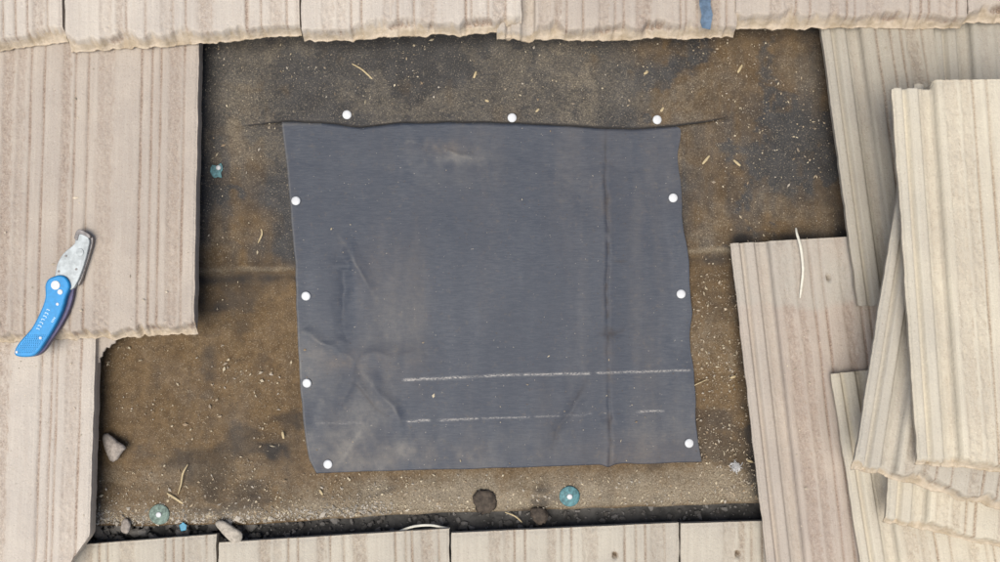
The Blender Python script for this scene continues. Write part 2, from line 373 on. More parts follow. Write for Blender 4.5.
class Tile: pass
def tile(A, B, width, seed, tint, align='left', sh=0.0, sb=0.0, roll=0.0, rail=True, rail_short=0.0, grey=0.0,
         holes=(), chip=None, label=None, loose=None, hewn=1.0, name='roof_tile', cut_rough=1.0, vary=4.0, rail_head=0.0):
    a, b = P(A[0], A[1], A[2] + LIFT), P(B[0], B[1], B[2] + LIFT)
    yv = (a - b); L = yv.length; yv.normalize()
    xv = yv.cross(Vector((-math.sin(roll), 0, math.cos(roll)))).normalized(); zv = xv.cross(yv)
    M = Matrix((( xv.x, yv.x, zv.x, a.x), (xv.y, yv.y, zv.y, a.y), (xv.z, yv.z, zv.z, a.z), (0, 0, 0, 1)))
    x0, x1 = (0, width) if align == 'left' else (-width, 0)
    xs = np.linspace(x0, x1, int(width / 0.0016) + 1)
    d = np.concatenate([np.linspace(0, L - 0.026, int((L - 0.026) / 0.0032)), np.linspace(L - 0.026, L, 20)[1:]])   # distance from head
    X, D = np.meshgrid(xs, d)
    nx, ny = len(xs), len(d)
    dr = (x1 - X) / PXM; dl = X - x0
    rng = np.random.RandomState(seed)
    jit = rng.uniform(-1, 1, len(LINES)) * vary; inten = np.concatenate([rng.uniform(0.70, 1.30, 20), rng.uniform(0.30, 0.95, 20)])
    wob = 0.9 * fbm(D * 14, X * 6, seed + 3, 2)
    Z = np.zeros_like(X); rgh = np.zeros_like(X)
    body = dl > RW if rail else np.ones_like(X, bool)
    grain = fbm(X * 420, D * 260, seed + 11, 3)
    for k, l in enumerate(LINES):
        g = np.exp(-((dr - l - jit[k] + 0.8 * wob) / 1.05) ** 2)
        Z -= 0.0022 * g * (0.8 + 0.9 * vnoise(D * 25, X * 0 + k, seed)); rgh = np.maximum(rgh, 1.25 * inten[k] * g * (0.60 + 1.2 * np.clip(vnoise(D * 30, X * 0 + k * 3.3, seed + 2) + 0.2, 0, 1)))
    for (p0, p1) in ROUGH:
        wv = wob * 1.6 + 2.0 * grain
        g = sstep(p0 - 1.5, p0 + 1.5, dr + wv) * (1 - sstep(p1 - 1.5, p1 + 1.5, dr + wv))
        Z += g * (-0.0011 + 0.0019 * fbm(X * 330, D * 300, seed + 40, 3)); rgh = np.maximum(rgh, inten[20 + int(p0) % 19] * g * (0.58 + 0.55 * grain)); rgh = np.maximum(rgh, 0.9 * (np.exp(-((dr - p0 + wv) / 1.2) ** 2) + np.exp(-((dr - p1 + wv) / 1.2) ** 2)) * (0.35 + 0.6 * grain))
    for (p0, p1, h) in STEPS:
        Z += h * sstep(p0 - 1, p0 + 1, dr) * (1 - sstep(p1 - 1, p1 + 1, dr))
    Z += 0.0010 * vnoise(D * 9, X * 12, seed + 5) + 0.00035 * grain
    greym = np.zeros_like(X)
    if grey > 0:
        edge = grey + 0.012 * fbm(X * 40, D * 8, seed + 9, 3)
        greym = (1 - sstep(edge - 0.005, edge + 0.006, D)) * (0.55 + 0.5 * vnoise(X * 60, D * 20, seed + 10))
    if rail:
        u = dl / RW
        rz = -0.0125 + 0.0 * u
        rz = rz + 0.0082 * (sstep(-0.05, 0.03, u) - sstep(0.20, 0.27, u)) + 0.0066 * (sstep(0.33, 0.39, u) - sstep(0.60, 0.68, u)) - 0.0016 * sstep(0.72, 0.78, u)
        rz = rz + 0.0007 * fbm(X * 200, D * 90, seed + 12, 3) * sstep(0.62, 0.72, u)
        rb = sstep(0.965, 1.02, u)
        Z = np.where(u < 1.05, rz * (1 - rb) + Z * rb, Z)
        rgh = np.where(u < 0.98, 0.28 * sstep(0.66, 0.74, u) * np.clip(0.4 + 1.6 * grain, 0, 1), rgh)
        greym = np.where(u < 0.98, np.maximum(greym, 0.30 + 0.25 * vnoise(D * 14, X * 60, seed + 13)), greym)
    # hewn butt: slopes down over the last centimetres with a scalloped upper lip
    Lx = L + 0.0022 * (fbm(xs * 30, xs * 0, seed + 6, 4) + 0.8 * fbm(xs * 150, xs * 0, seed + 16, 3)) * hewn
    lip = 0.0095 + 0.0085 * np.clip(1.5 * fbm(xs * 42, xs * 0 + 7, seed + 7, 4) + 0.25, 0, 1.3) * hewn
    cd = (D / L) * Lx[None, :]
    t = sstep(0, 1, (cd - (Lx - lip)[None, :]) / lip[None, :])
    drop = t ** 0.8 * (0.019 + 0.004 * vnoise(X * 90, D * 90, seed + 8))
    if rail: drop = np.where(dl < RW, drop * 0.45, drop)
    pre = sstep(0.030, 0.006, Lx[None, :] - cd)
    Z += pre * 0.0014 * fbm(X * 70, D * 70, seed + 15, 3) * hewn - drop
    Z += t * (1 - t) * 0.014 * fbm(X * 120, D * 150, seed + 17, 4)
    butt = sstep(0.12, 0.5, t + 0.35 * grain)
    pocket = np.clip(fbm(X * 48, D * 55, seed + 23, 4) + 0.02, 0, 1) * np.exp(-((t - 0.34) / 0.22) ** 2) * sstep(0.035, 0.012, Lx[None, :] - cd) * hewn
    Z -= 0.0075 * pocket * (1 + 1.6 * grain); rgh = np.maximum(rgh, np.clip(2.6 * pocket * (0.7 + 1.4 * grain), 0, 1)); butt = butt * (1 - np.clip(2.2 * pocket, 0, .9))
    # worn side arrises and a slightly rounded head
    side = np.minimum(x1 - X, dl)
    Z -= 0.0020 * sstep(0.0030, 0.0, side) + 0.0014 * sstep(0.004, 0, D)
    for (hx, hy) in holes:
        hp = plane_local(M, hx, hy)
        r = np.hypot(X - hp[0], -D - hp[1]); Z -= 0.014 * sstep(0.0036, 0.0020, r); rgh = np.maximum(rgh, sstep(0.006, 0.003, r))
    Yl = -cd
    if rail_short:
        lim = L - rail_short
        cap = dl < RW * 0.985
        Yl = np.where(cap, np.maximum(Yl, -lim + 0.001 * vnoise(X * 300, X * 0, seed)), Yl)
    if rail_head: Yl = np.where(dl < RW * 0.985, np.minimum(Yl, -rail_head), Yl)
    # ends may be cut out of square
    Yl = Yl + (sh * (1 - D / L) + sb * (D / L)) * (X - (x0 if align == 'left' else x1))
    Xl = X + 0.0011 * fbm(D * 60, X * 0, seed + 18, 3) * ((X == x0) | (X == x1)) * cut_rough
    if chip:
        for c in chip: Xl, Yl = c(Xl, Yl, M)
    # closing the solid: top grid, side walls, underside
    top = np.stack([Xl.ravel(), Yl.ravel(), Z.ravel()], 1)
    idx = np.arange(nx * ny).reshape(ny, nx)
    ring = np.concatenate([idx[0, :-1], idx[:-1, -1], idx[-1, :0:-1], idx[:0:-1, 0]])
    rp = top[ring].copy(); m1 = rp.copy(); m1[:, 2] = np.minimum(rp[:, 2] - 0.001, -T * 0.45 + 0.0012 * fbm(np.arange(len(ring)) / 5.0, np.zeros(len(ring)), seed + 19, 3))
    m2 = rp.copy(); m2[:, 2] = -T
    if rail: m2[:, 2] = np.where(rp[:, 0] - x0 < RW * .5, -0.0165, -T); m1[:, 2] = np.where(rp[:, 0] - x0 < RW * .5, np.minimum(rp[:, 2] - .001, -.0095), m1[:, 2])
    cen = rp[:, :2].mean(0); m2[:, :2] += (cen - m2[:, :2]) * 0.008
    n0 = len(top); nr = len(ring)
    i = idx[:-1, :-1].ravel(); q1 = np.stack([i, i + nx, i + nx + 1, i + 1], 1)
    k = np.arange(nr); k2 = (k + 1) % nr
    q2 = np.stack([ring[k2], n0 + k2, n0 + k, ring[k]], 1)[:, ::-1]; q3 = np.stack([n0 + k2, n0 + nr + k2, n0 + nr + k, n0 + k], 1)[:, ::-1]
    Vt = np.concatenate([top, m1, m2])
    mk = np.stack([np.clip(rgh, 0, 1).ravel(), np.clip(butt, 0, 1).ravel(), np.clip(greym, 0, 1).ravel()], 1)
    em = mk[ring].copy(); em[:, 0] = np.maximum(em[:, 0] * 0.5, 0.25)
    mk = np.concatenate([mk, em, em])
    me = mesh_np(name, Vt, np.concatenate([q1, q2, q3]), polys=[(n0 + nr + k)], mask=mk)
    sm = np.ones(len(me.polygons), bool); sm[len(q1):] = False; me.polygons.foreach_set('use_smooth', sm)
    if loose: o = link(name, me, TILE[tint], label=loose[0], cat='roof tile', group=loose[1], mw=M)
    else: o = link(name, me, TILE[tint], parent=deck, label=label, mw=M)
    t = Tile(); t.M = M; t.o = o
    return t
def plane_local(M, px, py):
    o = M.inverted() @ Vector((0, 0, H)); p = M.inverted() @ P(px, py, 0)
    d = p - o; s = -o.z / d.z
    return o + d * s
def on_tile(t, px, py, up=0.0):
    q = plane_local(t.M, px, py); q.z += up
    return t.M @ q

WT = 0.299
# third course left, second course left (the knife lies on it)
def chip_low_left(X, Y, M):
    p0 = M.inverted() @ P(91, 533, 0.054); p1 = M.inverted() @ P(70, 562, 0.056)
    lim = p0.x + (Y - p0.y) * (p1.x - p0.x) / (p1.y - p0.y) + 0.0015 * vnoise(Y * 300, Y * 0, 77)
    return np.where(Y < p0.y, np.minimum(X, lim), X), Y
L3 = tile((98, 250, .025), (86, 620, .047), WT, 101, 'pale', 'right', sh=.05, sb=.05, chip=[chip_low_left],
          label='tan concrete tile at the lower left with a broken corner')
L2 = tile((200, -30, .029), (193, 333, .058), WT, 102, 'tan', 'right', sh=.045, sb=.045, vary=1.5, hewn=1.7,
          label='tan combed concrete tile carrying the blue knife')
# second course right, pushed askew: a narrow cut tile and its neighbour
K = tile((815.5, -30, .034), (865, 338, .064), 0.137, 103, 'greyish', 'left', sh=-.1, sb=-.1, rail_short=.040,
         label='grey tan cut tile with an exposed ribbed side rail')
K2 = tile((930, -36, .026), (957, 330, .056), WT, 104, 'greyish', 'left', sh=-.03, sb=-.03, rail_short=.03, grey=.16)
# third course right
J = tile((732, 243, .030), (775, 622, .048), WT, 105, 'rose', 'left', sh=-.05, sb=-.05, grey=.083, holes=[(828, 273)],
         label='rosy tan tile with a grey unweathered head and a nail hole')
# top course: butts along the top edge of the picture
TY = lambda x: np.interp(x, [0, 65, 275, 300, 497, 700, 760, 1000], [53, 49, 39.5, 37.5, 30, 28, 24.5, 17.5])
tops = [(-172, 62, .056, 'pale', 111), (64, 299, .056, 'pale', 112), (301, 522, .060, 'pale', 113), (497, 737, .053, 'tan', 114), (736, 968, .056, 'tan', 115), (969, 1200, .056, 'tan', 116)]
def chip_corner(X, Y, M):
    c = [plane_local(M, px, py) for (px, py) in ((488, 34), (502, 23), (540, 17))]
    lim = np.interp(X, [p.x for p in c], [p.y for p in c]) + 0.0035 * fbm(X * 160, X * 0, 78, 3)
    return X, np.where(X > c[0].x, np.maximum(Y, lim), Y)
for (xa, xb, z, tint, sd) in tops:
    dy = (TY(min(xb, 1000)) - TY(max(xa, 0))) / (min(xb, 1000) - max(xa, 0))
    w = (xb - xa) * S * (H - z) / H - 0.0040
    ya = TY(xa) if xa >= 0 else TY(0) + xa * dy
    rail = sd == 114
    o = tile((xa, ya - 360, .030), (xa, ya + (7 if sd == 114 else 0), z + .006), w, sd, tint, 'left', sh=-dy, sb=-dy, rail=rail, hewn=1.3, chip=[chip_corner] if sd == 113 else None)
# fourth course: heads along the bottom edge
HY = lambda x: 548 - (x - 90) * 0.0415
for (xa, xb, sd, holes) in [(-20, 216, 121, ()), (218, 449, 122, ()), (451, 679, 123, [(615, 562)]), (681, 914, 124, [(738, 556)])]:
    w = (xb - xa) * S * (H - .012) / H - 0.0010
    tile((xa, HY(xa), .004), (xa, HY(xa) + 360, .034), w, sd, 'dusty', 'left', sh=.0415, sb=.0415, rail=False, grey=0, holes=holes)

# the loose stack on the right, bottom to top
GR = 'loose tiles stacked on the right'
tile((833, 374, .060), (890, 739, .080), WT, 131, 'cream', 'left', sh=-.05, sb=-.05,
     loose=('lowest loose tile of the stack, its ribbed rail running down to the bottom edge', GR))
tile((914, 146, .098), (888, 524, .112), WT, 132, 'cream', 'left', sh=0, sb=-.14, hewn=0.9,
     loose=('second loose tile from the bottom, a short strip with its lower end below the slanted tile', GR))
tile((918, 82, .128), (856, 470, .150), WT, 133, 'dusty', 'left', sh=0, sb=-.10, hewn=1.5,
     loose=('slanted loose tile with a rough yellowish broken lower end under the top tile', GR))
tile((894, 80, .160), (921, 466, .178), WT, 134, 'cream', 'left', sh=-.045, sb=-.15, hewn=0.9, rail_head=.008,
     loose=('pale topmost loose tile of the stack with a stepped side rail', GR))

# neighbours that carry the roof on past the picture (copies sharing mesh data)
def copy_tile(t, dx, dy, dz=0.0):
    c = t.o.copy(); COL.objects.link(c); c.parent = t.o.parent
    if 'label' in c: del c['label']
    c.matrix_basis = Matrix.Translation((dx, dy, dz)) @ t.o.matrix_basis
copy_tile(L2, -0.297, -0.014); copy_tile(L3, -0.297, -0.014)
copy_tile(K2, 0.300, 0.014); copy_tile(K2, 0.210, -0.36)

# ------------------------------------------------------------------ the patch
PZ = []
def patch():
    left = [(282, 109), (282, 123), (287, 170), (291, 215), (295.5, 270), (297, 330), (300, 380), (303.5, 425), (308, 455), (312, 465), (316, 473)]
    right = [(672, 109), (674, 124), (680, 129), (680.5, 137), (677.5, 155), (680, 180), (682, 210), (687, 250), (688.5, 280), (692, 312), (690.5, 340), (694, 370), (697, 420), (700, 462)]
    nx, ny = 330, 300
    v = np.linspace(0, 1, ny); u = np.linspace(0, 1, nx)
    def side(p):
        c = smooth_curve([(x, y, 0) for x, y in p], 12, False); c = np.array([(q.x, q.y) for q in c])
        s = np.concatenate([[0], np.cumsum(np.hypot(*np.diff(c, axis=0).T))]); s /= s[-1]
        return np.interp(v, s, c[:, 0]), np.interp(v, s, c[:, 1])
    lx, ly = side(left); rx, ry = side(right)
    lx = lx + 0.8 * vnoise(v * 26, v * 0, 51); rx = rx + 2.6 * fbm(v * 9, v * 0, 52, 3)
    X = lx[:, None] * (1 - u) + rx[:, None] * u
    Y = ly[:, None] * (1 - u) + ry[:, None] * u
    Y = Y + (v[:, None] ** 6) * (0.9 * vnoise(X / 26, X * 0, 53) + 2.5 * np.exp(-((X - 608) / 5) ** 2) - 1.0 * np.exp(-((X - 625) / 9) ** 2))
    def seg(ax, ay, bx, by, w):          # ridge along a segment
        dx, dy = bx - ax, by - ay; L2 = dx * dx + dy * dy
        XX = X + wx; YY = Y + wy
        t = np.clip(((XX - ax) * dx + (YY - ay) * dy) / L2, 0, 1)
        d = np.hypot(XX - ax - t * dx, YY - ay - t * dy)
        return np.exp(-(d / w) ** 1.3) * np.sin(np.pi * np.clip(t * .96 + .04, 0, 1)) ** .6, t, d
    Z = 0.0024 + 0.0012 * fbm(X / 110, Y / 90, 55, 3) + 0.0006 * fbm(X / 30, Y / 34, 58, 3)
    lowz = lower_z(X, Y); lo2 = lower_z(X, np.full_like(Y, 200.0)) * 0.5 + 0.0030 * np.exp(-((Y - 262) / 60) ** 2) - 0.0040 * (1 - sstep(-2, 55, Y - slit_y(X))); wx, wy = 14 * fbm(X / 34, Y / 34, 91, 3), 14 * fbm(X / 34, Y / 34, 94, 3)
    for (a, w, h) in [((338, 238, 342, 345), 5, -.0022), ((338, 238, 372, 290), 6, .0016), ((355, 362, 300, 335), 6, .0018), ((355, 362, 425, 350), 6, .0014),
                      ((355, 362, 400, 425), 7, .0016), ((355, 362, 330, 425), 6, -.0016), ((440, 148, 475, 160), 5, .0014), ((585, 385, 545, 452), 4, -.0014),
                      ((345, 372, 385, 415), 4, -.0012), ((400, 140, 440, 148), 6, .0010), ((420, 440, 330, 470), 9, .0014), ((598, 418, 612, 418), 4, -.0014), ((606, 330, 640, 326), 3, -.0009)]:
        Z += 1.25 * h * seg(*a, w * 1.3)[0]
    wx *= .35; wy *= .35; scuff = np.zeros_like(X)
    for (a, w, h) in [((300, 333, 356, 362), 15, .0022), ((356, 362, 428, 349), 13, .0018), ((356, 362, 402, 424), 12, .0020), ((337, 236, 346, 345), 12, -.0022), ((337, 236, 378, 300), 11, .0016),
                      ((318, 415, 356, 362), 12, -.0016), ((336, 470, 378, 400), 13, .0014), ((436, 146, 478, 162), 8, .0014), ((396, 138, 440, 147), 8, .0012), ((588, 378, 540, 460), 8, -.0018)]:
        sg, t_, d_ = seg(*a, 3.0)
        env = np.sin(np.pi * np.clip(t_ * .94 + .03, 0, 1)) ** .5
        Z += 0.62 * h * np.clip(1 - d_ / w, 0, 1) * env
        if h > 0: scuff = np.maximum(scuff, np.exp(-(d_ / 1.6) ** 2) * env)
    foldx = 608 + (Y - 290) * 0.012 + 2.2 * fbm(Y / 26, Y * 0, 57, 3)
    df = X - foldx
    dep = 0.55 + 0.45 * sstep(125, 200, Y) * (1 - 0.35 * sstep(330, 360, Y))
    Z += -0.0013 * np.exp(-(df / 1.6) ** 2) * dep * np.clip(.6 + 1.4 * vnoise(Y / 13, Y * 0, 99), 0, 1) + 0.0012 * np.exp(-np.abs(df + 4) / 9) * dep + 0.0012 * np.exp(-np.abs(df - 3) / 14)
    Z += 0.0022 * fbm(X / 55 + .4 * fbm(X / 40, Y / 40, 141), Y / 75, 143, 3) * (0.4 + gauss(X, Y, 360, 390, 110, 110))
    Z -= 0.0012 * gauss(X, Y, 612, 333, 14, 5)
    # curling right edge, lower corners lie flat
    e = (rx[:, None] - X); Z += 0.0046 * sstep(20, 0, e) * (0.5 + 1.3 * np.clip(vnoise(Y / 30, Y * 0, 59), -.4, 1))
    e2 = X - lx[:, None]; Z += 0.0010 * sstep(12, 0, e2)
    Z = np.maximum(Z + lo2, lowz + 0.0012)
    PZ.append((X, Y, Z))
    n1 = fbm(X / 26, Y / 150, 63, 5); n2 = fbm(X / 10, Y / 14, 67)
    r = np.clip(0.10 + 0.8 * n1, 0, 1) * 0.26
    r += 0.55 * gauss(X, Y, 440, 148, 24, 7) * (0.6 + n2) + 0.35 * np.exp(-(df / 5) ** 2) * (0.3 + n2) + 0.45 * gauss(X, Y, 350, 360, 60, 14) * (0.5 + n2)
    r += 0.45 * gauss(X, Y, 335, 255, 50, 40) * np.clip(n1 + .2, 0, 1) + 0.4 * gauss(X, Y, 400, 455, 90, 14) * (0.6 + n2) + 0.35 * gauss(X, Y, 640, 455, 60, 20)
    g = (0.48 * gauss(X, Y, 345, 430, 60, 48) + 0.35 * gauss(X, Y, 430, 452, 120, 22) + 0.22 * gauss(X, Y, 660, 425, 40, 40)) * np.clip(0.45 + n2 + fbm(X / 40, Y / 30, 147), 0, 1.2) + 0.40 * gauss(X, Y, 305, 360, 26, 30) + 0.35 * gauss(X, Y, 460, 158, 26, 5) + 0.3 * gauss(X, Y, 390, 330, 40, 30) * np.clip(n1 + .3, 0, 1)
    g += 0.10 * sstep(.1, .5, n1) + 0.6 * sstep(2.5, 0.3, e2) * (Y > 120)
    g += 0.32 * scuff * np.clip(.5 + 1.4 * n2, 0, 1)
    g += 0.5 * np.exp(-((Y - 124) / 1.5) ** 2) * (X < 322) + 0.25 * gauss(X, Y, 440, 165, 80, 30) * np.clip(.3 + n2, 0, 1)
    amt = 0.62 + 0.38 * sstep(150, 200, Y) * (1 - sstep(340, 352, Y)) + 0.45 * sstep(405, 450, Y)
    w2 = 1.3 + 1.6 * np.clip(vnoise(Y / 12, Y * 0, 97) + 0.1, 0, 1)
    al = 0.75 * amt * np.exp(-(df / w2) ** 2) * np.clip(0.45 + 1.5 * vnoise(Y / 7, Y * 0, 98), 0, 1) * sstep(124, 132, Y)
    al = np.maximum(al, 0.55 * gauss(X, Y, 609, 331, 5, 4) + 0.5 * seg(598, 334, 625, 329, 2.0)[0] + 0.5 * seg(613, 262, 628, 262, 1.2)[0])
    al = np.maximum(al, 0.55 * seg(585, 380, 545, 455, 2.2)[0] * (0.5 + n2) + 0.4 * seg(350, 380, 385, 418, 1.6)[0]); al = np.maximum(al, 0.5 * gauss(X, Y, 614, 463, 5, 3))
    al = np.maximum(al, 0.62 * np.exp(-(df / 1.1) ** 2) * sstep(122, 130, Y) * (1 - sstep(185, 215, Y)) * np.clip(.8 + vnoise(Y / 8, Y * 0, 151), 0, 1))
    ch = np.zeros_like(X)
    for (xa, xb, ya, yb, w, s) in [(403, 466, 380, 377, 1.2, 1), (466, 520, 377, 375, 0.8, .6), (484, 520, 376, 374.5, 1.1, 1), (522, 590, 374.5, 373.5, 1.1, .9), (596, 690, 373, 370, 1.0, .8),
                                   (314, 362, 424, 422.5, 0.6, .4), (407, 430, 421.5, 420, 1.1, .8), (440, 478, 420, 418.5, 1.0, .75), (482, 530, 418.5, 417, 0.8, .6), (535, 560, 416.5, 416, 0.6, .45),
                                   (562, 592, 415.5, 414, 0.6, .4), (637, 664, 411.5, 410.5, 1.0, .75)]:
        yy = ya + (yb - ya) * (X - xa) / (xb - xa) + 0.6 * vnoise(X / 9, X * 0, 71)
        ch = np.maximum(ch, s * np.exp(-((Y - yy) / (w * .85)) ** 2) * sstep(-2, 2, X - xa) * sstep(-2, 2, xb - X))
    mk = np.stack([np.clip(r, 0, 1).ravel(), np.clip(g, 0, 1).ravel(), np.clip(ch, 0, 1).ravel(), np.clip(al, 0, 1).ravel()], 1)
    i = np.arange((ny - 1) * nx).reshape(ny - 1, nx)[:, :-1].ravel()
    q = np.stack([i, i + nx, i + nx + 1, i + 1], 1)
    idx = np.arange(nx * ny).reshape(ny, nx)
    ring = np.concatenate([idx[0, :-1], idx[:-1, -1], idx[-1, :0:-1], idx[:0:-1, 0]])
    V = px_to_world(X, Y, Z); U = V.copy(); U[:, 2] -= 0.0011
    n0 = len(V); k = np.arange(len(ring)); k2 = (k + 1) % len(ring)
    Vt = np.concatenate([V, U])
    qs = np.concatenate([q, q[:, ::-1] + n0, np.stack([ring[k], n0 + ring[k], n0 + ring[k2], ring[k2]], 1)])
    me = mesh_np('felt_patch', Vt, qs, mask=np.concatenate([mk, mk]))
    link('felt_patch', me, M_PATCH, label='square of new blue-black roofing felt with chalk dashes nailed over the brown felt', cat='roofing patch')
patch()

# ------------------------------------------------------------------ small builders
def lathe(prof, seg=20, jitter=0.0, seed=0):
    rng = random.Random(seed); V = []; F = []
    for (r, z) in prof:
        for k in range(seg):
            a = 2 * math.pi * k / seg; rr = r * (1 + jitter * rng.uniform(-1, 1)); V.append((rr * math.cos(a), rr * math.sin(a), z))
    n = len(prof)
    for i in range(n - 1):
        for k in range(seg):
            k2 = (k + 1) % seg; F.append((i * seg + k, i * seg + k2, (i + 1) * seg + k2, (i + 1) * seg + k))
    polys = F + [tuple(range((n - 1) * seg, n * seg)), tuple(range(seg))[::-1]]
    return np.array(V), polys
def simple(name, V, polys, smooth=True):
    me = bpy.data.meshes.new(name); me.from_pydata([tuple(v) for v in V], [], [tuple(int(i) for i in p) for p in polys])
    me.polygons.foreach_set('use_smooth', [smooth] * len(me.polygons)); me.update(); return me
def prism(outline, place, th, bev=0.0008, round_=8, closed_smooth=True):
    """outline in photo pixels; place(px,py,up) -> point. Returns verts, faces of a bevelled slab."""
    pts = smooth_curve([(x, y, 0) for x, y in outline], round_) if closed_smooth else [Vector((x, y, 0)) for x, y in outline]
    area = sum(pts[i].x * pts[(i + 1) % len(pts)].y - pts[(i + 1) % len(pts)].x * pts[i].y for i in range(len(pts)))
    if area > 0: pts = pts[::-1]
    n = len(pts); V = []
    cx = sum(p.x for p in pts) / n; cy = sum(p.y for p in pts) / n
    def inset(d):
        r = []
        for i in range(n):
            t = (pts[(i + 1) % n] - pts[i - 1]); t.normalize(); nn = Vector((t.y, -t.x, 0))
            if nn.dot(Vector((cx - pts[i].x, cy - pts[i].y, 0))) < 0 and False: nn = -nn
            r.append(pts[i] - nn * d / S * -1 * -1)
        return r
    ins1 = [p for p in pts]
    sgn = 1
    t = pts[1] - pts[-1]; nn = Vector((t.y, -t.x, 0))
    rings = [(0.0, 0.0), (0.0, th - bev), (bev * 0.35, th - bev * 0.3), (bev, th)]
    for (d, up) in rings:
        for i in range(n):
            t = pts[(i + 1) % n] - pts[i - 1]
            if t.length < 1e-6: t = Vector((1, 0, 0))
            t.normalize(); inw = Vector((t.y, -t.x, 0)) * -1      # clockwise in image: inward
            p = pts[i] + inw * (-d / S)
            V.append(place(p.x, p.y, up))
    F = []
    for r in range(len(rings) - 1):
        for i in range(n):
            j = (i + 1) % n; F.append((r * n + i, r * n + j, (r + 1) * n + j, (r + 1) * n + i))
    F.append(tuple(range(3 * n, 4 * n))); F.append(tuple(range(n))[::-1])
    return V, F
def put(name, V, F, mat, smooth=False, **kw):
    c = sum((Vector(v) for v in V), Vector()) / len(V)
    zmin = min(v[2] for v in V); c.z = zmin
    me = simple(name, [Vector(v) - c for v in V], F, smooth)
    parent = kw.get('parent')
    return link(name, me, mat, mw=Matrix.Translation(c), **kw)
def tube(pts, radii, seg=7, flat=1.0):
    pts = [Vector(p) for p in pts]; V = []; F = []
    for i, p in enumerate(pts):
        t = (pts[min(i + 1, len(pts) - 1)] - pts[max(i - 1, 0)]).normalized()
        s = t.cross(Vector((0, 0, 1))).normalized(); u = s.cross(t)
        for k in range(seg):
            a = 2 * math.pi * k / seg; V.append(p + s * (radii[i] * math.cos(a)) + u * (radii[i] * flat * math.sin(a)))
    for i in range(len(pts) - 1):
        for k in range(seg):
            k2 = (k + 1) % seg; F.append((i * seg + k, i * seg + k2, (i + 1) * seg + k2, (i + 1) * seg + k))
    F.append(tuple(range(seg))[::-1]); F.append(tuple(range((len(pts) - 1) * seg, len(pts) * seg)))
    return V, F
def up_at(z): return lambda x, y, u: P(x, y, z + u)

# white capped nails round the patch
NG = 'white capped nails round the patch'
capV, capF = lathe([(.0054, 0), (.0059, .0006), (.0057, .0014), (.0048, .0020), (.0030, .0023), (.0006, .0024)], 24)
cap_me = simple('cap', capV, capF); cap_me.materials.append(M_WHITE)
shV, shF = lathe([(.0003, -.018), (.0014, -.014), (.0014, .0002)], 8); sh_me = simple('shank', shV, shF); sh_me.materials.append(M_STEEL)
nails = [(347, 115, 'left of the three white nails along the top edge of the patch', .0075),
         (512, 118, 'middle of the three white nails along the top edge of the patch', .0075),
         (657, 120, 'right of the three white nails along the top edge of the patch', .0075),
         (296, 201, 'highest white nail on the left edge of the patch', .0056),
         (306, 296, 'second white nail down the left edge of the patch, above the brown crease', .0045),
         (307, 383, 'third white nail down the left edge, level with the long chalk line', .0045),
         (328, 464, 'white nail at the bottom left corner of the patch', .0062),
         (673, 198, 'highest white nail on the right edge of the patch', .0062),
         (681, 294, 'middle white nail on the right edge of the patch', .0048),
         (689, 443, 'white nail in the bottom right corner of the patch', .0052)]
rng = random.Random(5)
proto = None
for (x, y, lab, z) in nails:
    if y < 122: z = float(upper_z(np.array([x * 1.0]), np.array([y * 1.0]))[0]) + .0006
    else:
        PX, PY, PZZ = PZ[0]; z = float(PZZ.ravel()[np.argmin((PX - x) ** 2 + (PY - y) ** 2)]) + .0006
    if proto is None:
        e = empty('roofing_nail', P(x, y, z), lab, 'nail', NG); proto = e
        parts = [link('cap', cap_me, parent=e), link('shank', sh_me, parent=e)]
    else:
        e = proto.copy(); COL.objects.link(e); ROOTS.append(e); e['label'] = lab; e.matrix_world = Matrix.Translation(P(x, y, z))
        for pt in parts:
            c = pt.copy(); COL.objects.link(c); c.parent = e
    e.matrix_basis = e.matrix_basis @ Matrix.Rotation(rng.uniform(-.12, .12), 4, 'X') @ Matrix.Rotation(rng.uniform(-.12, .12), 4, 'Y')

# old teal plastic cap nails
CG = 'old teal plastic capped nails'
def cap_nail(x, y, r, mat, lab, z, ang=0.0):
    e = empty('cap_nail', P(x, y, z), lab, 'nail', CG)
    V, F = lathe([(r, 0), (r * 1.02, .0008), (r * .95, .0015), (r * .55, .0017), (r * .42, .0024), (r * .3, .0026)], 28, 0.02, 3)
    link('cap', simple('cap', V, F), mat, parent=e)
    V, F = lathe([(.0020, .0026), (.0036, .0027), (.0036, .0036), (.0026, .0041), (.0004, .0043)], 14)
    link('nail_head', simple('nail_head', V, F), M_WHITE, parent=e)
cap_nail(569.5, 496, .0130, M_TEAL, 'round teal plastic cap with a bright nail head below the patch', .0062)
cap_nail(159.5, 514, .0130, M_TEALPALE, 'faded dusty teal cap near the lower left tile corner', .0060)
V, F = prism([(210, 172), (212, 165), (217, 166), (221, 163), (223, 169), (221, 173), (222, 178), (218, 177), (214, 178)], up_at(.0030), .0022, .0006, 2)
e = empty('cap_nail', P(216, 171, .003), 'torn teal cap fragment beside the knife tile', 'nail', CG)
put('cap', V, F, M_TEAL, parent=e)
V, F = lathe([(.0024, .0018), (.0032, .0024), (.0032, .0032), (.0010, .0038)], 12)
link('nail_head', simple('nail_head', V, F), M_WHITE, parent=e, mw=Matrix.Translation(P(219, 168, .0030)))
V, F = prism([(179, 525), (183, 522), (187, 525), (186, 530), (181, 531)], up_at(.0045), .003, .0008, 1)
put('plastic_chip', V, F, plain('bright_blue_plastic', (.05, .24, .36), .5), label='small bright blue plastic chip on the lower felt edge', cat='plastic chip')

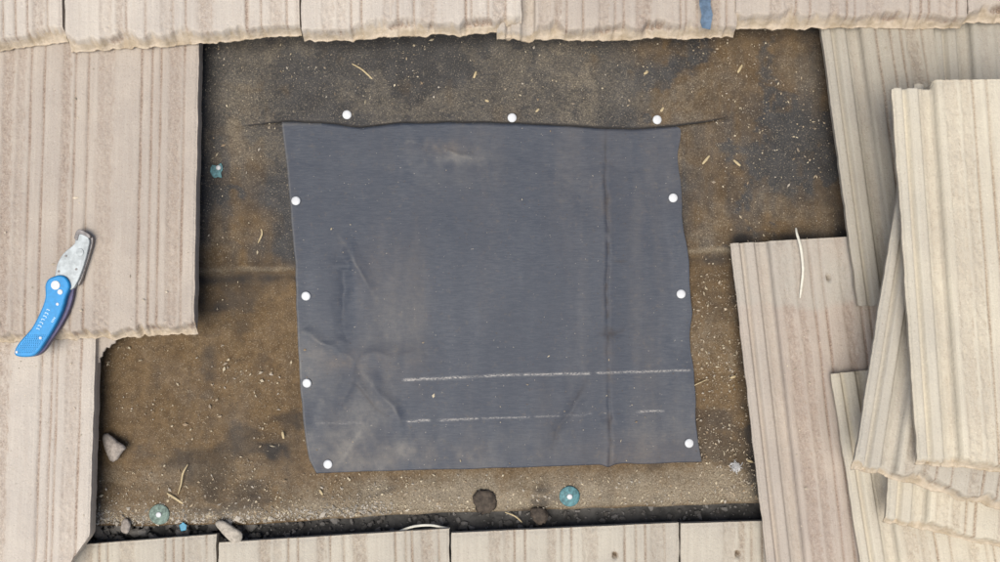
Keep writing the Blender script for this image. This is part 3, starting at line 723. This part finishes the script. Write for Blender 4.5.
# blue strap hanging over the top course
pts = [(703, -30, .0775), (704, -10, .079), (705, 5, .0795), (706, 15, .0795), (706, 22, .078), (705, 28, .072)]
V = []; F = []
for i, (x, y, z) in enumerate(pts):
    w = 5.6 if i < 5 else 4.2
    for (sx, dz) in ((-w, 0), (w, 0.0004), (w, -.0016), (-w, -.002)): V.append(P(x + sx + (1.2 if i % 2 else 0), y + (2 if sx > 0 and i == 5 else 0), z + dz))
for i in range(len(pts) - 1):
    for k in range(4): k2 = (k + 1) % 4; F.append((i * 4 + k, (i + 1) * 4 + k, (i + 1) * 4 + k2, i * 4 + k2))
F += [(0, 1, 2, 3), tuple(range((len(pts) - 1) * 4, len(pts) * 4))[::-1]]
put('plastic_strap', V, F, M_STRAP, label='faded blue plastic strap hanging over the top tile edge', cat='strap')

# ------------------------------------------------------------------ the folding knife on the left tile
kz = lambda zx, zy: (zx / 3.745, 220 + zy / 3.745)
def kplace(x, y, u): return on_tile(L2, x, y, u)
kn = empty('utility_knife', on_tile(L2, 55, 298, 0.0), 'open blue folding utility knife lying on the left tile', 'knife')
M_BLUE = plain('blue_anodised_metal', (0.008, 0.20, 0.46), 0.38, 0.5, 0.15, var=0.10, scale=200)
M_GRIP = plain('blue_grip', (0.008, 0.23, 0.48), 0.45, 0.5, 0.1, var=0.15, scale=300)
M_LINER = plain('shaded_violet_liner', (0.055, 0.05, 0.105), 0.4, 0.5, 0.4, var=0.2)  # dark violet paints the shaded right side of the knife
M_SILVER = plain('silver_blade_holder', (0.33, 0.36, 0.37), 0.45, 0.5, 0.3, var=0.22, scale=110)
M_DKSTEEL = plain('dark_blade_steel', (0.17, 0.16, 0.16), 0.35, 0.5, 0.7, var=0.3)
liner = [(286, 240), (288, 262), (277, 316), (249, 380), (202, 452), (176, 489), (148, 507), (118, 511), (120, 500), (180, 430), (215, 340), (230, 260), (260, 225)]
V, F = prism([kz(*p) for p in liner], lambda x, y, u: kplace(x, y, u + .002), .006, .0008, 4); put('back_frame', V, F, M_LINER, parent=kn)
handle = [(228, 212), (200, 225), (189, 250), (190, 285), (182, 318), (163, 362), (136, 410), (98, 452), (77, 486), (82, 508), (128, 512), (160, 497), (192, 452), (228, 392), (254, 335), (268, 285), (281, 250), (270, 222), (250, 210)]
V, F = prism([kz(*p) for p in handle], lambda x, y, u: kplace(x, y, u + .008), .0075, .0020, 4); hd = put('handle', V, F, M_BLUE, parent=kn)
spine = [(192, 275), (188, 312), (168, 360), (141, 408), (102, 453), (112, 458), (150, 415), (178, 365), (198, 316), (204, 275)]
def grip_bumps():
    Vs, Fs = [], []
    rngk = random.Random(2)
    a = Vector((84, 500)); 
    for i in range(11):
        for j in range(9):
            u = i / 10; v = j / 8
            zx = 92 + 62 * v + (1 - u) * 42 - 8; zy = 500 - 62 * (1 - u) - v * 6 + (i % 2) * 0
            zx = 86 + 66 * v + 44 * u * 0.9; zy = 496 - 64 * u + 14 * (v - .5) * 0 - 0
            lo, hi = np.interp(zy, [432, 455, 486, 500], [122, 104, 84, 86]), np.interp(zy, [432, 455, 486, 500], [198, 182, 160, 140])
            zx = lo + (hi - lo) * (0.10 + 0.8 * v)
            c = kz(zx + (i % 2) * 2.5, zy); o = len(Vs)
            for (dx, dy, up) in ((-.55, 0, .0155), (0, .55, .0155), (.55, 0, .0155), (0, -.55, .0155), (0, 0, .0166)): Vs.append(kplace(c[0] + dx, c[1] + dy, up))
            for k in range(4): Fs.append((o + k, o + (k + 1) % 4, o + 4))
    return Vs, Fs
V, F = grip_bumps(); g = put('grip_texture', V, F, M_GRIP, parent=hd); g['kind'] = 'stuff'
holder = [(222, 225), (224, 190), (232, 160), (252, 128), (280, 104), (294, 90), (297, 70), (316, 52), (338, 60), (349, 82), (345, 105), (334, 150), (318, 200), (300, 240), (282, 262), (250, 262)]
V, F = prism([kz(*p) for p in holder], lambda x, y, u: kplace(x, y, u + .006), .0052, .0008, 3); bh = put('blade_holder', V, F, M_SILVER, parent=kn)
edge = [(300, 75), (312, 42), (352, 62), (357, 84), (346, 130), (330, 180), (312, 232), (300, 245), (310, 190), (325, 120), (318, 80)]
V, F = prism([kz(*p) for p in edge], lambda x, y, u: kplace(x, y, u + .0035), .0038, .0006, 3); put('blade', V, F, M_DKSTEEL, parent=kn)
tip = [(293, 72), (302, 44), (318, 40), (350, 58), (349, 72), (330, 62), (312, 58), (305, 80)]
V, F = prism([kz(*p) for p in tip], lambda x, y, u: kplace(x, y, u + .009), .0030, .0006, 3); put('blade_clamp', V, F, M_DKSTEEL, parent=bh)
def kdisc(name, zx, zy, r, up, th, mat, parent):
    c = kz(zx, zy); pts = [(c[0] + r * math.cos(a), c[1] + r * math.sin(a)) for a in [2 * math.pi * k / 14 for k in range(14)]]
    V, F = prism(pts, lambda x, y, u: kplace(x, y, u + up), th, min(.0008, th * .4), 1, False); put(name, V, F, mat, parent=parent)
kdisc('pivot_screw', 229, 247, 4.6, .0150, .0014, M_WHITE, kn)
kdisc('lock_button', 246, 272, 2.7, .0150, .0014, M_WHITE, kn)
for (zx, zy, r) in ((236, 317, 1.5), (173, 442, 1.5), (85, 494, 1.3)): kdisc('screw', zx, zy, r, .0151, .0010, M_WHITE, kn)
for (zx, zy) in ((235, 195), (262, 138), (300, 187)): kdisc('rivet', zx, zy, 1.2, .0110, .0007, M_DKSTEEL, bh)
kdisc('thumb_stud', 314, 124, 3.8, .0110, .0010, M_SILVER, bh)
# the pale printed word down the handle, too small to read in the photo: six letter-like strokes and a short second mark
V, F = [], []
def stroke(ax, ay, bx, by, w=.30):
    a = Vector(kz(ax, ay)); b = Vector(kz(bx, by)); t = (b - a).normalized(); s = Vector((-t.y, t.x)) * w; o = len(V)
    for p in (a - s, a + s, b + s, b - s): V.append(kplace(p.x, p.y, .01572))
    F.append((o, o + 1, o + 2, o + 3))
for k in range(7):
    t = k / 6; cx = 203 + (165 - 203) * t; cy = 338 + (408 - 338) * t
    stroke(cx - 5, cy - 2.5, cx + 5, cy + 2.5); stroke(cx - 5, cy - 2.5, cx - 7, cy + 3 if k % 2 else cy + 1)
    if k % 3: stroke(cx + 5, cy + 2.5, cx + 3, cy + 7)
for k in range(4): stroke(222 - 3 * k, 366 + 5 * k, 229 - 3 * k, 369 + 5 * k)
me_l = put('lettering', V, F, plain('pale_print', (.55, .70, .80), .6, var=.05), parent=hd)

# ------------------------------------------------------------------ debris
def stone(outline, z, th, mat, name, lab, cat, seed, tilt=(0, 0), group=None, rag=.03):
    rng = np.random.RandomState(seed)
    pts = smooth_curve([(x, y, 0) for x, y in outline], 4); n = len(pts)
    c = Vector((sum(p.x for p in pts) / n, sum(p.y for p in pts) / n, 0)); V = []
    rings = [(.86, 0), (1.0, .35), (.94, .78), (.62, 1.0)]
    for (s, h) in rings:
        for p in pts:
            qx = c.x + (p.x - c.x) * s * (1 + rag * rng.uniform(-1, 1)); qy = c.y + (p.y - c.y) * s * (1 + rag * rng.uniform(-1, 1))
            V.append(P(qx, qy, z + th * h * (1 + .05 * rng.uniform(-1, 1) + tilt[0] * (qx - c.x) / 12 + tilt[1] * (qy - c.y) / 12)))
    V.append(P(c.x, c.y, z + th * 1.02)); F = []
    for r in range(3):
        for i in range(n): j = (i + 1) % n; F.append((r * n + j, r * n + i, (r + 1) * n + i, (r + 1) * n + j))
    for i in range(n): F.append((3 * n + (i + 1) % n, 3 * n + i, 4 * n))
    F.append(tuple(range(n)))
    put(name, V, F, mat, smooth=True, label=lab, cat=cat, group=group)
stone([(102, 437), (106, 433), (112, 436), (118, 441), (126, 447), (122, 453), (117, 460), (111, 461), (107, 455), (104, 446)], .0025, .017, M_STONE, 'stone', 'grey wedge shaped stone on brown felt near the left tile', 'stone', 1, (.3, .1))
stone([(122, 521), (126, 518), (131, 524), (128, 533), (121, 531)], .004, .009, M_STONE, 'stone', 'small grey stone chip on the felt edge by the faded cap', 'stone', 2)
stone([(215, 523), (222, 520), (233, 526), (243, 534), (238, 546), (231, 542), (222, 533)], .006, .012, M_SHARD, 'tile_shard', 'grey brown tile shard bridging the dark gap at the bottom', 'tile shard', 3, (.1, -.2))
stone([(474, 494), (481, 490), (491, 492), (496, 499), (495, 508), (489, 513), (480, 513), (474, 505)], .005, .006, M_DAB, 'mastic_dab', 'dark round dab of mastic on the felt lip below the patch', 'mastic dab', 4, rag=.15, group='dark dabs of mastic')
stone([(531, 509), (537, 507), (544, 509), (548, 514), (545, 523), (538, 524), (532, 518)], .001, .008, M_DAB, 'mastic_dab', 'dark dab of mastic in the gap left of the round teal cap', 'mastic dab', 5, rag=.15, group='dark dabs of mastic')
rl = random.Random(12); V, F = [], []
for k in range(34):
    a, b = rl.uniform(0, 6.28), rl.uniform(0, 6.28); r0 = rl.uniform(.5, 4.2); cx, cy = 737 + r0 * math.cos(b) * 1.1, 466.5 + r0 * math.sin(b); l = rl.uniform(2, 5)
    c = smooth_curve([P(cx + math.cos(a + .7 * t) * l * t, cy + math.sin(a + .7 * t) * l * t, .0065 + .0022 * rl.random() * (1 - t * t)) for t in (-1, -.4, .3, 1)], 3, False)
    v, f = tube(c, [.00045] * len(c), 4); o = len(V); V += v; F += [tuple(i + o for i in q) for q in f]
put('lint_tuft', V, F, plain('grey_lint', (.45, .45, .45), .95, .1), label='small grey tuft of lint beside the rosy tile', cat='lint')
# broken remnant under the knife tile
V, F = prism([(94, 330), (120, 330), (119, 337), (116.5, 339), (116, 343), (112, 344.5), (110, 348), (107, 347.5), (105, 351), (103.5, 352), (103, 356), (100.5, 358), (100.8, 362), (98, 364), (96, 369), (93, 368)], up_at(.012), .020, .003, 1, False)
put('tile_shard', V, F, TILE['tan'], label='broken jagged tile corner sticking out under the knife tile', cat='tile shard')

def straw(pts, r, mat, name, lab, cat, flat=.6, group=None, seed=0):
    c = smooth_curve([P(*p) for p in pts], 6, False); n = len(c)
    rad = [r * (0.35 + 0.65 * math.sin(math.pi * min(max((i + .6) / n, 0), 1)) ** .5) for i in range(n)]
    V, F = tube(c, rad, 7, flat); put(name, V, F, mat, smooth=True, label=lab, cat=cat, group=group)
g_off = .0035
straw([(395, 533, .003), (402, 530, .004), (415, 526, .008), (430, 525, .010), (442, 527, .006), (450, 528, .003)], .0017, M_LINT, 'dry_stem', 'white curved dry stem lying in the dark gap', 'dry stem')
jz = lambda x, y, u=0.002: tuple((lambda v: (x, y, v.z))(on_tile(J, x, y, u)))
straw([(796, 228, .041), (797, 234, .046), (800, 244, jz(800, 244)[2] + .005), (802, 256, jz(802, 256)[2] + .003), (803, 272, jz(803, 272)[2] + .003), (801, 290, jz(801, 290)[2]), (800, 298, jz(800, 298)[2] - .001)], .0019, M_LINT, 'dry_stem', 'pale dry strip lying over the head of the rosy tile', 'dry stem')
SGRP = 'straws and twigs on the felt'
for i, (pts, r, lab) in enumerate([
    ([(188, 464, .004), (183, 473, .007), (181, 484, .006), (178, 494, .004)], .0011, 'upright bent straw on brown felt right of the grey stone'),
    ([(167, 493, .004), (175, 498, .006), (184, 504, .004)], .0017, 'short thick straw below the bent straw on the lower left'),
    ([(352, 64, .003), (361, 69, .006), (368, 75, .005), (373, 80, .003)], .0011, 'thin pale twig on dark felt above the left top nail'),
    ([(261, 229, .003), (262, 234, .006), (258, 243, .004)], .0012, 'forked straw on the felt left of the patch'),
    ([(505, 512, .0), (515, 516, .003), (522, 522, -.003)], .0010, 'fine straw in the gap between the mastic dabs'),
    ([(690, 388, .003), (697, 384, .006), (708, 379, .003)], .0007, 'hair thin fibre crossing the right edge of the patch')]):
    straw(pts, r, M_STRAW, 'straw', lab, 'straw', .8, SGRP, i)
HG = 'pale seed husks on the felt'
for i, (x, y, a, l, lab) in enumerate([
    (706, 160, -50, 11, 'largest seed husk, on the felt right of the patch top corner'), (737, 163, 40, 9, 'seed husk right of the largest husk, toward the right tile'),
    (662, 110, -55, 7, 'seed husk just above the right top nail'), (537, 111, -45, 8, 'seed husk right of the middle top nail'),
    (740, 69, -60, 9, 'seed husk on brown felt below the blue strap'), (475, 75, -70, 7, 'seed husk on dark felt above the middle of the patch'),
    (487, 101, 20, 5, 'round pale seed left of the middle top nail'), (646, 73, -30, 5, 'seed husk on the brown stain left of the blue strap'),
    (733, 377, -20, 6, 'pale seed by the left edge of the rosy tile'), (283, 435, 80, 7, 'seed husk on felt left of the patch bottom corner'),
    (750, 461, 15, 6, 'yellow seed against the rosy tile near the lint'), (321, 492, 60, 6, 'rounded pale husk below the bottom left nail')]):
    ca, sa = math.cos(math.radians(a)), math.sin(math.radians(a))
    pts = [(x + ca * l * t, y + sa * l * t, .0042 + .0012 * (1 - 4 * t * t)) for t in (-.5, -.25, 0, .25, .5)]
    straw(pts, .0018, M_STRAW, 'seed_husk', lab, 'seed husk', .6, HG, i)

# grit: specks nobody could count, in one mesh each
OCT = np.array([(1, 0, 0), (-1, 0, 0), (0, 1, 0), (0, -1, 0), (0, 0, 1), (0, 0, -1)], float)
OCF = np.array([(0, 2, 4), (2, 1, 4), (1, 3, 4), (3, 0, 4), (2, 0, 5), (1, 2, 5), (3, 1, 5), (0, 3, 5)])
def scatter(name, X, Y, Z, size, cols, seed, el=1.0, flat=.6, mesh=(OCT, OCF)):
    rng = np.random.RandomState(seed); n = len(X); BV, BF = mesh; m = len(BV)
    ang = rng.uniform(0, 2 * np.pi, n); sx = size * rng.uniform(1, 1 + el, n); sy = size * rng.uniform(.7, 1.1, n); sz = size * flat * rng.uniform(.7, 1.3, n)
    B = BV[None] * (1 + .45 * rng.uniform(-1, 1, (n, m, 3)))
    x = B[..., 0] * sx[:, None]; y = B[..., 1] * sy[:, None]; z = B[..., 2] * sz[:, None]
    f = S * (H - Z) / H
    Wx = ((X - 500) * f)[:, None] + x * np.cos(ang)[:, None] - y * np.sin(ang)[:, None]
    Wy = ((281 - Y) * f)[:, None] + x * np.sin(ang)[:, None] + y * np.cos(ang)[:, None]
    Wz = (Z + sz * .6)[:, None] + z
    V = np.stack([Wx, Wy, Wz], 2).reshape(-1, 3)
    F = (BF[None] + (np.arange(n) * m)[:, None, None]).reshape(-1, 3)
    me = mesh_np(name, V, F, smooth=False, mask=np.repeat(cols, m, 0))
    return link(name, me, M_SPECK, kind='stuff', label=None)
rs = np.random.RandomState(9)
n = 9000
X = rs.uniform(195, 850, n); Y = rs.uniform(30, 500, n)
X2 = rs.uniform(90, 760, 6000); Y2 = rs.uniform(340, 522, 6000); X3 = rs.uniform(92, 760, 2600); Y3 = lip_y(X3) - np.abs(rs.normal(0, 14, 2600)) - 2
X = np.concatenate([X, X2, X3]); Y = np.concatenate([Y, Y2, Y3])
dens = 0.30 + 1.1 * np.clip(fbm(X / 34, Y / 34, 81), -.3, 1) + 0.3 * gauss(X, Y, 570, 85, 60, 40) + 0.35 * (X > 690) + 0.5 * sstep(60, 15, lip_y(X) - Y)
onpatch = (X > 280) & (X < 698) & (Y > 118) & (Y < 474)
ok = (rs.rand(len(X)) < dens) & (~onpatch | (rs.rand(len(X)) < 0.03)) & ~((X < 196) & (Y < 345)) & (Y < lip_y(X) - 1)
X, Y = X[ok], Y[ok]; op = onpatch[ok]
sz = .00050 * (0.65 + 1.15 * rs.exponential(.55, len(X))); sz = np.minimum(sz, .0016)
pal = np.array([(.50, .42, .29), (.40, .32, .22), (.58, .50, .36), (.33, .27, .20), (.45, .40, .33), (.26, .19, .12)])
cols = pal[rs.randint(0, 6, len(X))] * rs.uniform(.8, 1.15, (len(X), 1))
zb = 0.0022 + np.where(op, .0030, 0) + .0030 * sstep(46, 16, lip_y(X) - Y) + .0022 * (Y < 268)
scatter('loose_grit', X, Y, zb, sz, cols, 10, 1.2)
n = 1300; X = 92 + 300 * rs.rand(n) ** 1.2; Y = lip_y(X) - 1.5 - np.abs(rs.normal(0, 7, n))
scatter('lip_grit', X, Y, .0022 + .0030 * sstep(46, 16, lip_y(X) - Y), .0006 * (.6 + rs.exponential(.7, n)), np.array([(.42, .38, .32)]) * rs.uniform(.45, 1.25, (n, 1)), 15, .8)
n = 700; X = 690 + 65 * rs.rand(n); Y = 270 + 225 * rs.rand(n)
scatter('edge_grit', X, Y, np.full(n, .0022) + .0030 * sstep(46, 16, lip_y(X) - Y), .0005 * (.6 + rs.exponential(.45, n)), np.array([(.46, .38, .28)]) * rs.uniform(.6, 1.2, (n, 1)), 16, 1.6)
# crumbs on tiles
def crumbs(t, box, n, seed, up=.0005):
    r = np.random.RandomState(seed); out = []
    for _ in range(n):
        x = r.uniform(box[0], box[2]); y = r.uniform(box[1], box[3]); v = on_tile(t, x, y, up); out.append((x, y, v.z))
    return out
cr = crumbs(L2, (0, 55, 190, 320), 60, 1) + crumbs(L3, (0, 350, 84, 520), 30, 2) + crumbs(J, (782, 315, 825, 560), 40, 3) + crumbs(K, (872, 30, 890, 120), 6, 4)
cr = np.array(cr); scatter('tile_crumbs', cr[:, 0], cr[:, 1], cr[:, 2], .0007 * (.6 + rs.exponential(.45, len(cr))), np.array([(.60, .52, .40)]) * rs.uniform(.6, 1.15, (len(cr), 1)), 12, .8)
# gravel in the dark gap
phi = (1 + 5 ** .5) / 2
ICO = np.array([(-1, phi, 0), (1, phi, 0), (-1, -phi, 0), (1, -phi, 0), (0, -1, phi), (0, 1, phi), (0, -1, -phi), (0, 1, -phi), (phi, 0, -1), (phi, 0, 1), (-phi, 0, -1), (-phi, 0, 1)]) / 1.9
ICF = np.array([(0, 11, 5), (0, 5, 1), (0, 1, 7), (0, 7, 10), (0, 10, 11), (1, 5, 9), (5, 11, 4), (11, 10, 2), (10, 7, 6), (7, 1, 8), (3, 9, 4), (3, 4, 2), (3, 2, 6), (3, 6, 8), (3, 8, 9), (4, 9, 5), (2, 4, 11), (6, 2, 10), (8, 6, 7), (9, 8, 1)])
n = 900
X = 80 + 690 * rs.rand(n) ** 1.25; lo = lip_y(X) - 4; hi = HY(X) + 3
Y = lo + (hi - lo) * rs.rand(n)
sz = np.where(rs.rand(n) < .25, rs.uniform(.0026, .0062, n), rs.uniform(.0006, .0022, n)) * np.where(X < 260, 1.25, 0.7)
g = rs.uniform(.07, .22, (n, 1)) ** 1.0
scatter('gravel', X, Y, np.full(n, -.0235) + .010 * rs.rand(n) ** 2 * (X < 300), sz, g * np.array([(1.0, .97, .95)]), 14, .5, .55, (ICO, ICF))

# ------------------------------------------------------------------ pitch the whole roof
bpy.context.view_layer.update()
for o in ROOTS:
    o.matrix_world = R @ o.matrix_basis
